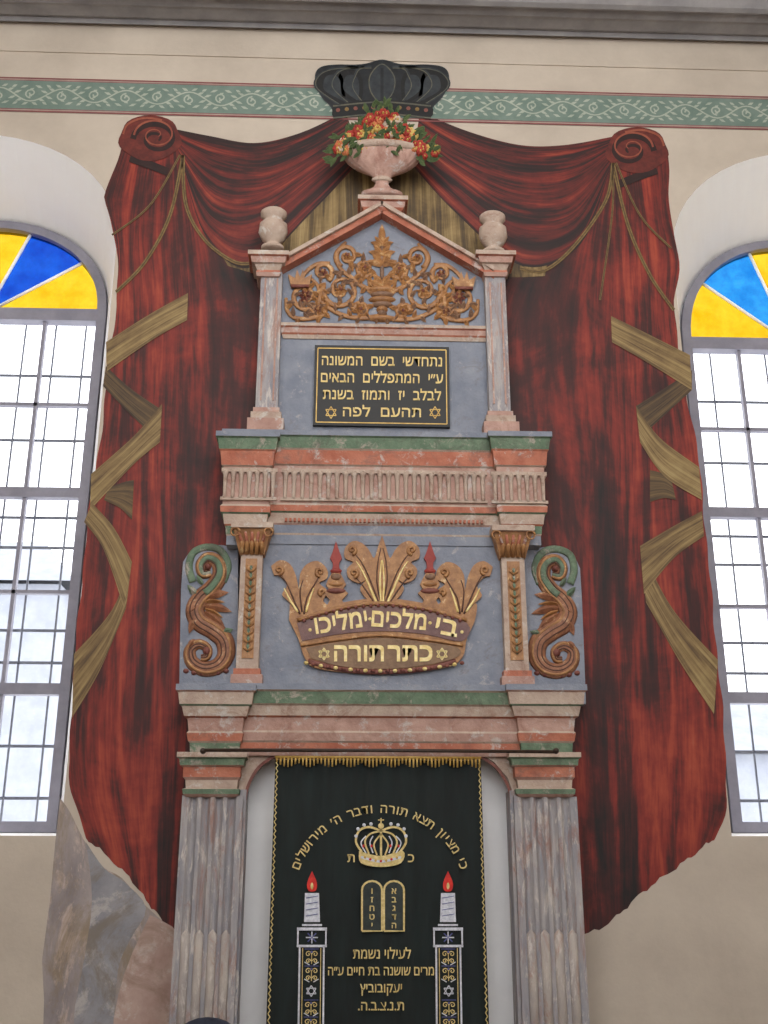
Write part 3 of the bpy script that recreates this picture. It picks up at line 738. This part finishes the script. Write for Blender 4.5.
# --- entablature 2
m=MB()
rows2=[(431,.27),(436,.27),(438,.255),(449,.245),(451,.235),(465,.225),(467,.21),(504,.205),(506,.22),(512,.215),(514,.20),(524,.19),(526,.18),(534,.175),(536,.17),(545,.17)]
m.mould(222,546,rows2,['blue','green','green','cream','salmon','cream','pink','cream','salmon','green','cream','pink','blue','cream','blue'])
r2=[(p,o+.06) for p,o in rows2]
kk=['blue','green','green','salmon','salmon','cream','pink','cream','salmon','green','cream','salmon','green','cream','blue']
m.mould(216,280,r2,kk); m.mould(488,552,r2,kk)
en=m.obj("upper_entablature",ark,label="moulded cornice in salmon, cream and green")
def bal(x0,x1,out,n):
    m=MB()
    for i in range(n):
        x=x0+(x1-x0)*(i+.5)/n
        zt,zb_=Z(473,out),Z(500,out); w=(x1-x0)/n
        m.tube3([(x,-out,zb_),(x,-out-.002,zb_+.02),(x,-out,(zb_+zt)/2),(x,-out,zt-.03),(x,-out-.006,zt-.01),(x,-out,zt)],[w*.30,w*.2,w*.24,w*.3,w*.42,w*.3],'cream',1,8)
    m.box(x0,x1,-out-.012,-out+.01,zt-.008,zt+.02,'cream'); m.box(x0,x1,-out-.012,-out+.01,zb_-.015,zb_+.006,'cream')
    m.obj("baluster_frieze",en,label="row of small cream colonnettes")
bal(X(281,485,.215),X(487,485,.215),.215,24)
bal(X(221,485,.275),X(277,485,.275),.275,7); bal(X(491,485,.275),X(547,485,.275),.275,7)
m=MB()
for i in range(46):
    x=X(284,510,.225)+(X(484,510,.225)-X(284,510,.225))*(i+.5)/46
    z=Z(521,.205); m.box(x-.008,x+.008,-.215,-.19,z-.012,z+.012,'salmon')
m.obj("dentil_course",en)
zL2=Z(431,.27)
# --- tier 3
m=MB()
xl,xr=X(276,380,.12),X(492,380,.12)
zg=Z(262,.12)
gl=[(xl,zL2),(xl,zg),(X(382,212,.12),Z(212,.12)),(xr,zg),(xr,zL2)]
m.add([(x,-.12,z) for x,z in gl]+[(x,-BK,z) for x,z in gl],[(0,1,2,3,4),(5,6,7,8,9)]+[(i,(i+1)%5,5+(i+1)%5,5+i) for i in range(5)],'blue')
gp=m.obj("gable_panel",ark,label="blue-grey gabled plaster panel")
m=MB()
m.mould(278,491,[(324,.17),(327,.17),(329,.155),(334,.15),(336,.14),(340,.13)],['cream','salmon','pink','salmon','cream'])
m.obj("string_course",ark,label="salmon moulded strip")
m=MB()
def rake(a,b,w,o,th,k):
    m.poly([a,b,(b[0],b[1]+w*1.15),(a[0],a[1]+w*1.15)],o,th,k)
for a,b in (((276,259),(383,200)),((494,266),(381,200))):
    rake(a,b,3.5,BK,.22,'cream'); rake((a[0],a[1]+3),(b[0],b[1]+3),8,BK,.19,'salmon'); rake((a[0],a[1]+11),(b[0],b[1]+11),3.5,BK,.15,'pink')
m.obj("raking_cornice",ark,label="salmon pink gable moulding")
m=MB()
m.mould(358,408,[(195,.26),(199,.26),(201,.24),(207,.23),(213,.20)],['cream','salmon','pink','salmon'])
m.obj("gable_pedestal",ark)
for a,b in ((256,283),(484,510)):
    m=MB(); x0,x1=X(a,330,.2),X(b,330,.2); z0,z1=zL2,Z(274,.2)
    m.box(x0+.02,x1-.02,-.2,-BK,z0+.2,z1,'pil')
    m.box(x0-.03,x1+.03,-.25,-BK,z0,z0+.1,'pink'); m.box(x0-.01,x1+.01,-.225,-BK,z0+.1,z0+.16,'cream'); m.box(x0+.005,x1-.005,-.212,-BK,z0+.16,z0+.2,'pink')
    for s_ in (x0+.05,x1-.06): m.box(s_,s_+.012,-.208,-.18,z0+.26,z1-.06,'pink')
    cl=m.obj("slender_pilaster",ark,label="worn grey and pink slender pilaster")
    m=MB()
    m.mould(a-8,b+6,[(250,.29),(254,.29),(256,.27),(262,.26),(264,.24),(270,.22),(272,.23),(276,.22)],['cream','salmon','pink','cream','cream','salmon','pink'])
    m.obj("pilaster_capital",cl)
for cx,cy in ((273,0),(493,4)):
    o=.2; x=X(cx,235,o)
    def zz(p): return Z(p+cy,o,cx)
    m=MB()
    m.lathe(x,o,[(zz(250),.085),(zz(247),.085),(zz(245),.05),(zz(243),.05),(zz(240),.085),(zz(233),.11),(zz(225),.105),(zz(222),.075),(zz(220),.07),(zz(217),.098),(zz(213),.10),(zz(211),.08),(zz(209),.03)],'cream',24,.02)
    m.obj("urn_finial",ark,label="cream pink lidded urn finial")
o=.2; x=X(382,170,o)
m=MB(); k_=mpp(382,170,o)
vp=[(197,19),(193,19),(191,13),(188,8),(184,6),(180,7),(176,10),(172,19),(168,27),(163,33),(158,36),(155,37)]
m.lathe(x,o,[(Z(a,o),b*k_) for a,b in vp],'pink',72,.08,.4,24)
m.lathe(x,o,[(Z(156,o),36*k_),(Z(154,o),41*k_),(Z(151,o),42*k_),(Z(150,o),38*k_)],'cream',40,0,.45)
m.lathe(x,o,[(Z(182,o),8*k_),(Z(180,o),10.5*k_),(Z(178,o),8*k_)],'cream',24,0,.5)
vs_=m.obj("flower_vase",ark,label="shallow fluted cream pedestal bowl holding flowers")
m=MB()
fo=.25
def hull(a): # slightly pointed mound
    return 52-4*math.sin(a), 44+4*math.sin(a)**6
for i in range(70):
    a=math.pi*(i+.5)/70; rr=random.uniform(.7,1.0); hx,hy=hull(a)
    sq=1-.22*math.sin(2*a)**2
    px=382+rr*hx*math.cos(a)*sq; py=152-rr*hy*math.sin(a)*sq
    m.leaf(px,py,-a+random.uniform(-.6,.6),random.uniform(8,13),random.uniform(4,6),fo-.01,'fg',random.uniform(-.3,.3))
for s_ in (-1,1):
    for j in range(18):
        px=382+s_*random.uniform(34,52); py=random.uniform(142,161)
        m.leaf(px,py,(0 if s_>0 else math.pi)+random.uniform(-.9,.9),random.uniform(8,12),5,fo+.02,'fg',random.uniform(-.3,.3))
for i in range(130):
    a=random.random()*math.pi; rr=math.sqrt(random.random()); sq=1-.22*math.sin(2*a)**2
    px=382+rr*45*math.cos(a)*sq; py=152-rr*42*math.sin(a)*sq
    if i%12==0: px=382+random.choice((-1,1))*random.uniform(38,54); py=random.uniform(148,158)
    k=random.choice(['fr','fr','fy','fo','fw','fg','fr'])
    r=random.uniform(3,5.2)
    if k=='fg':
        for j in range(3): m.leaf(px,py,random.random()*6.28,9,4.5,fo+random.uniform(.04,.07),k,.2)
    else:
        dd=random.uniform(.02,.045); oo=fo+random.uniform(.01,.03)
        for j in range(6):
            b=j*1.047; m.blob(px+r*.55*math.cos(b),py+r*.55*math.sin(b),r*.5,r*.5,oo,dd,k,0,7,2)
        m.blob(px,py,r*.3,r*.3,oo+.01,dd+.005,'fy' if k!='fy' else 'fo',0,6,2)
m.obj("bouquet",vs_,label="mound of red, yellow and orange flowers with leaves")
# arabesque in gable
m=MB(); o=.125; random.seed(3)
def mir(pts): return [(2*382-x,y+1.5) for x,y in pts]
specs=[(341,290,19,4,200,-1.5),(305,296,16,4,-20,1.4),(347,256,12,3,120,1.3),(323,272,10,3,60,-1.2),(365,268,9,3,40,1.2),(318,310,7,2,0,1.1),(361,310,8,2,180,1.2)]
stems=[[(382,316),(360,318),(340,314),(322,302),(318,286),(310,278)],[(322,316),(300,319),(288,312),(286,298)],[(382,288),(366,288),(352,278),(340,268),(336,254),(346,242)],[(330,264),(318,264),(308,270),(300,280)]]
paths=[(spiral(*c),1) for c in specs]+[(smooth(st,5),0) for st in stems]
for sp,isp in paths:
    for P_ in (sp,mir(sp)):
        m.tube(P_,taper(len(P_),3.0,1.7),o+.004,'gold',.45,8)
    for i in range(1,len(sp)-3,2):
        an=math.atan2(sp[i+1][1]-sp[i-1][1],sp[i+1][0]-sp[i-1][0])
        sd=1 if (i//2)%2 else -1
        L=random.uniform(7,11); w_=random.uniform(4.5,7)
        x_,y_=sp[i]; ly=y_+L*math.sin(an+sd*.7); lx=x_+L*math.cos(an+sd*.7)
        if ly<242+(382-lx)*.55 or ly>324 or lx<284: continue
        k='gold' if random.random()<.45 else 'arab'
        m.leaf(x_,y_,an+sd*.7,L,w_,o+.005,k,.35*sd,.022)
        q_=mir([(x_,y_)])[0]; m.leaf(q_[0],q_[1],math.pi-(an+sd*.7),L,w_,o+.005,k,-.35*sd,.022)
for ci,c in enumerate(specs):
    for P_ in ([(c[0],c[1])],mir([(c[0],c[1])])):
        for j in range(6): m.leaf(P_[0][0],P_[0][1],j*1.047,7 if c[2]>12 else 4.5,4,o+.010,'relred' if ci%2 else 'gold',.2,.02)
        m.blob(P_[0][0],P_[0][1],2.2,2.2,.13,.03,'relred' if ci%2==0 else 'gold')
for cx_ in (300,464):
    yy=279 if cx_<382 else 281
    m.poly([(cx_-9,yy+7),(cx_-12,yy-5),(cx_-5,yy-1),(cx_-3,yy-10),(cx_,yy-2),(cx_+3,yy-10),(cx_+5,yy-1),(cx_+12,yy-5),(cx_+9,yy+7)],.12,.034,'gold')
    m.tube([(cx_-9,yy+7),(cx_+9,yy+7)],2,.154,'relred',.6,6)
for (y_,L,w_) in ((266,16,8),(256,14,7),(246,12,6),(296,16,8),(286,15,8)):
    for an in (1.0,.4): 
        for sg in (-1,1): m.leaf(382,y_,-math.pi/2+sg*an,L,w_,o+.006,'gold',.25*sg,.022)
m.leaf(382,244,-math.pi/2,20,8,o+.008,'gold'); m.tube([(382,292),(382,228)],2.0,o+.004,'arab')
for py,rx,k in ((290,15,'gold'),(295,12,'arab'),(300,14,'gold'),(305,11,'arab'),(310,6,'gold'),(314,5,'arab'),(319,14,'gold')): m.blob(382,py,rx,3.4,.12,.04,k)
m.obj("arabesque_relief",gp,label="gold-brown scrolling foliage relief around a small urn")

# ================= PLAQUE =================
pq=empty("memorial_plaque",(X(382,385,.13),-.13,Z(426,.13)),label="black plaque with gold border and gold Hebrew lettering",cat="plaque")
m=MB(); m.poly([(315,345),(449,347),(450,427),(313,425)],.122,.03,'black'); m.obj("plaque_panel",pq)
m=MB(); o=.1545
c=[(318,348),(446,350),(447,424),(316,422)]
for i in range(4): m.stroke([c[i],c[(i+1)%4]],1.0,o,'brass')
m.obj("border",pq,label="thin gold border")
for txt,y_,wd in (("נתחדשי  בשם  המשונה",361,120),("ע״י  המתפללים  הבאים",378,122),("לבלב  יז  ותמוז  בשנת",395,118),("תהעם  לפה",412,78)):
    m=MB(); ptext(m,txt,382,y_,9.0,o,'plq',wd,ang=.012,off=0,bold=.12,bv=.30); m.obj("lettering",pq,label="line of gold Hebrew letters")
for cx_ in (331,435):
    m=MB(); star(m,cx_,412.5,6,o,'brass',.9); m.obj("gold_star",pq)

# ================= CURTAIN =================
CO=.43
RO=.53
rod=MB(); zr=Z(751,RO)
rod.tube3([(X(203,751,RO),-RO,zr),(X(380,751,RO),-RO,zr+.004),(X(556,752,RO),-RO,zr)],.011,'wood')
for px in (203,556): rod.blob(px,751,3.2,3.2,RO-.01,.03,'wood')
rod.obj("curtain_rod",label="thin dark curtain rod under the ark cornice",cat="curtain rod")
cu=empty("ark_curtain",(X(380,900,CO),-CO,.45),label="dark green velvet curtain embroidered in gold and silver",cat="curtain")
m=MB(); x0,x1=X(275,770,CO),X(481,770,CO); zt,zb_=Z(760,CO),.45
nx,nz=90,30; vs=[]
for j in range(nz+1):
    v=j/nz; z=zt+(zb_-zt)*v
    for i in range(nx+1):
        u=i/nx
        amp=.008*(.4+.6*v)+.012*max(0,1-v*8)
        y=-CO+amp*math.sin(u*44+1.5*math.sin(v*3))+ .006*math.sin(u*17+v*2)
        vs.append((x0-.012*v*.5+(x1-x0+.012*v)*u,y,z))
fs=[(j*(nx+1)+i,j*(nx+1)+i+1,(j+1)*(nx+1)+i+1,(j+1)*(nx+1)+i) for j in range(nz) for i in range(nx)]
m.add(vs,fs,'velvet',True); m.obj("velvet_cloth",cu)
o=CO+.022
m=MB()
n=56
for i in range(n):
    x=x0+(x1-x0)*(i+.5)/n; ph=abs(math.sin(i*.55))
    m.tube3([(x,-o,zt+.015),(x,-o,zt-.02-.028*ph)],[.008,.005],'brass')
m.tube3([(x0,-o,zt+.012),(x1,-o,zt+.012)],.009,'brass')
m.obj("top_fringe",cu,label="gold tasselled fringe")
for xx in (x0+.012,x1-.012):
    m=MB(); z=zt-.02; pts=[]; i=0
    while z>zb_: pts.append((xx+(.006 if i%2 else -.006),-o,z)); z-=.018; i+=1
    m.tube3(pts,.004,'thread',1,5)
    m.obj("edge_braid",cu,label="gold zigzag braid")
m=MB()
full="כי מציון תצא תורה ודבר ה׳ מירושלים"
ccx,ccy,Rr=380,896,89
a0,a1=math.radians(-18),math.radians(-162)
wts=[.8 if c==' ' else (.6 if c in "י׳ון" else 1) for c in full]
tot=sum(wts); acc=0
for c,w in zip(full,wts):
    a=a0+(a1-a0)*(acc+w/2)/tot; acc+=w
    if c!=' ': ptext(m,c,ccx+Rr*math.cos(a),ccy+Rr*.98*math.sin(a),8.0,o,'thread',None,ang=a+math.pi/2,off=.008)
m.obj("embroidered_lettering",cu,label="gold Hebrew verse in an arc")
for txt,cx_,y_,h_,wd in (("ת",351,858,8,None),("כ",411,858,8,None),("לעילוי נשמת",382,954,9,58),("מרים שושנה בת חיים ע״ה",381,971,8.5,106),("יעקובוביץ",381,988,8.5,42),("ת.נ.צ.ב.ה.",381,1006,8.5,46)):
    m=MB(); ptext(m,txt,cx_,y_,h_,o,'thread',wd); m.obj("embroidered_lettering",cu,label="gold Hebrew letters")
# crown
m=MB(); cx=381
m.poly(smooth([(cx-22,851),(cx,856),(cx+22,851),(cx+20,863),(cx,867),(cx-20,863),(cx-22,851)],4)[:-1],o-.003,.002,'thread')
m.stroke(smooth([(cx-20,857),(cx,861.5),(cx+20,857)],5),2.4,o+.0005,'silver')
for i in range(7): m.blob(cx-16+i*5.3,857.5+math.sin(i/6*math.pi)*3.6,1.3,1.3,o+.001,.003,'flame' if i%2 else 'brass')
for s_ in (-1,1):
    m.stroke(smooth([(cx+s_*19,852),(cx+s_*25,842),(cx+s_*22,831),(cx+s_*12,827),(cx,831)],6),2.2,o,'thread')
    m.stroke(smooth([(cx+s_*12,854),(cx+s_*16,842),(cx+s_*11,834),(cx,831)],6),1.8,o,'thread')
    m.stroke(smooth([(cx+s_*4,855),(cx+s_*7,844),(cx,834)],6),1.6,o,'thread')
    for a_,b_ in ((15,20),(8,11)):
        m.stroke(smooth([(cx+s_*a_,853),(cx+s_*b_,843),(cx+s_*a_,836)],5),1.3,o,'silver')
        m.blob(cx+s_*(a_+b_)/2,846,1.2,1.6,o,.003,'flame')
    for x_,y_ in ((25,836),(23,829),(17,825),(10,824)): m.blob(cx+s_*x_,y_,1.8,1.8,o,.004,'silver')
m.stroke([(cx,857),(cx,832)],2.2,o,'thread'); m.blob(cx,826,3.0,3.0,o,.004,'thread'); m.stroke([(cx,824),(cx,818)],1.4,o,'thread'); m.stroke([(cx-3,820),(cx+3,820)],1.2,o,'thread')
m.obj("embroidered_crown",cu,label="gold and silver embroidered crown with red jewels")
m=MB()
for a,b in ((362,382),(384,404)):
    pts=[(a,931),(a,893)]+[((a+b)/2-(b-a)/2*math.cos(math.pi*t/8),890-9*math.sin(math.pi*t/8)) for t in range(9)]+[(b,893),(b,931),(a,931)]
    m.poly(pts[:-1],o-.004,.002,'tabfill')
    m.stroke(pts,2.0,o,'thread')
for i,c in enumerate("אבגדה"): ptext(m,c,394,891+i*8.6,5.4,o+.001,'thread',None,off=.02)
for i,c in enumerate("וזחטי"): ptext(m,c,372,891+i*8.6,5.4,o+.001,'thread',None,off=.02)
m.obj("embroidered_tablets",cu,label="dark twin tablets with gold outline and letters")
for cx in (312,448):
    m=MB(); 
    m.poly(smooth([(cx,871),(cx+4,880),(cx+5,886),(cx+3,891),(cx-3,891),(cx-5,886),(cx-4,880),(cx,871)],3)[:-1],o-.003,.002,'flame')
    m.blob(cx,886,1.5,3.5,o,.003,'thread')
    m.poly([(cx-7,893),(cx+7,893),(cx+8,922),(cx-8,922)],o-.003,.002,'silver')
    for i in range(4): m.stroke([(cx-6,898+i*6),(cx+6,896+i*6)],.7,o+.002,'bluethr')
    m.stroke([(cx-10,925),(cx+10,925)],2,o,'silver')
    k=1 if cx>380 else -1
    def SX(x,y): return (cx+x*(1+(y-928)/3300)+k*(y-928)*.012, y)
    m.stroke([SX(-15,929),SX(15,929)],3,o,'silver'); m.stroke([SX(-15,946),SX(15,946)],2.4,o,'silver')
    m.stroke([SX(-14,929),SX(-14,946)],1.6,o,'silver'); m.stroke([SX(14,929),SX(14,946)],1.6,o,'silver')
    for t in range(4):
        a=t*math.pi/4; m.stroke([SX(-6*math.cos(a),937.5-6*math.sin(a)),SX(6*math.cos(a),937.5+6*math.sin(a))],1.2,o,'bluethr' if t%2 else 'silver')
    for x in (-12,12): m.stroke([SX(x,946),SX(x,1110)],1.8,o,'silver')
    for x in (-9,9): m.stroke([SX(x,948),SX(x,1110)],.8,o,'thread')
    y=957; i=0
    while y<1105:
        if i%3==2:
            star(m,SX(0,y)[0],y,5.5,o,'silver',1.1)
        else:
            for s_ in (-1,1):
                for yy,rr in ((y-3,3.2),(y+4,2.6)):
                    sp=[SX(s_*a_,b_) for a_,b_ in spiral(3.4,yy,rr,.6,180,1.2,10)]
                    m.stroke(sp,1.0,o,'thread')
                m.stroke([SX(s_*2,y+8),SX(s_*7,y+5)],1.0,o,'silver')
            m.stroke([SX(-7,y-8),SX(7,y-8)],.8,o,'bluethr'); m.blob(SX(0,y)[0],y-5,1.3,1.3,o,.003,'bluethr'); m.stroke([SX(0,y-6),SX(0,y+7)],.8,o,'thread')
        y+=17; i+=1
    m.obj("embroidered_candle",cu,label="silver candle with red flame on an ornate column")

# ================= CHAIR =================
cy=-1.35; cx=X(207,1020,1.2); zt=Z(1017,1.2)
ch=empty("chair",(cx,cy,0),label="dark upholstered wooden chair with rounded back",cat="chair")
m=MB(); pts=[]
for i in range(13):
    a=math.pi*i/12; pts.append((cx-.2*math.cos(a),zt-.16+.16*math.sin(a)))
pts=[(cx-.19,.48)]+pts+[(cx+.19,.48)]; n=len(pts)
m.add([(x,-1.2,z) for x,z in pts]+[(x,-1.16,z) for x,z in pts],[tuple(range(n)),tuple(range(n,2*n))]+[(i,(i+1)%n,n+(i+1)%n,n+i) for i in range(n)],'chair'); m.obj("backrest",ch)
m=MB(); m.box(cx-.22,cx+.22,-1.62,-1.18,.42,.48,'chair'); m.obj("seat",ch)
for sx in (-.19,.19):
    for yy in (-1.59,-1.21):
        m=MB(); m.tube3([(cx+sx,yy,0),(cx+sx,yy,.42)],[.018,.024],'wood'); m.obj("leg",ch)

# ================= LIGHT =================
w=bpy.data.worlds.new("world"); sc.world=w; w.use_nodes=True
bg=w.node_tree.nodes["Background"]; bg.inputs[0].default_value=(.97,.98,1,1); bg.inputs[1].default_value=3.4
def area(n,loc,rot,sx,sy,e,c):
    l=bpy.data.lights.new(n,'AREA'); l.shape='RECTANGLE'; l.size=sx; l.size_y=sy; l.energy=e; l.color=c
    o=bpy.data.objects.new(n,l); o.location=loc; o.rotation_euler=rot; sc.collection.objects.link(o)
area("fill_light",(0,-5.0,8.6),(math.radians(40),0,0),5,2,110,(1,.96,.9))  # added soft fill to brighten the room, stands for no real fitting
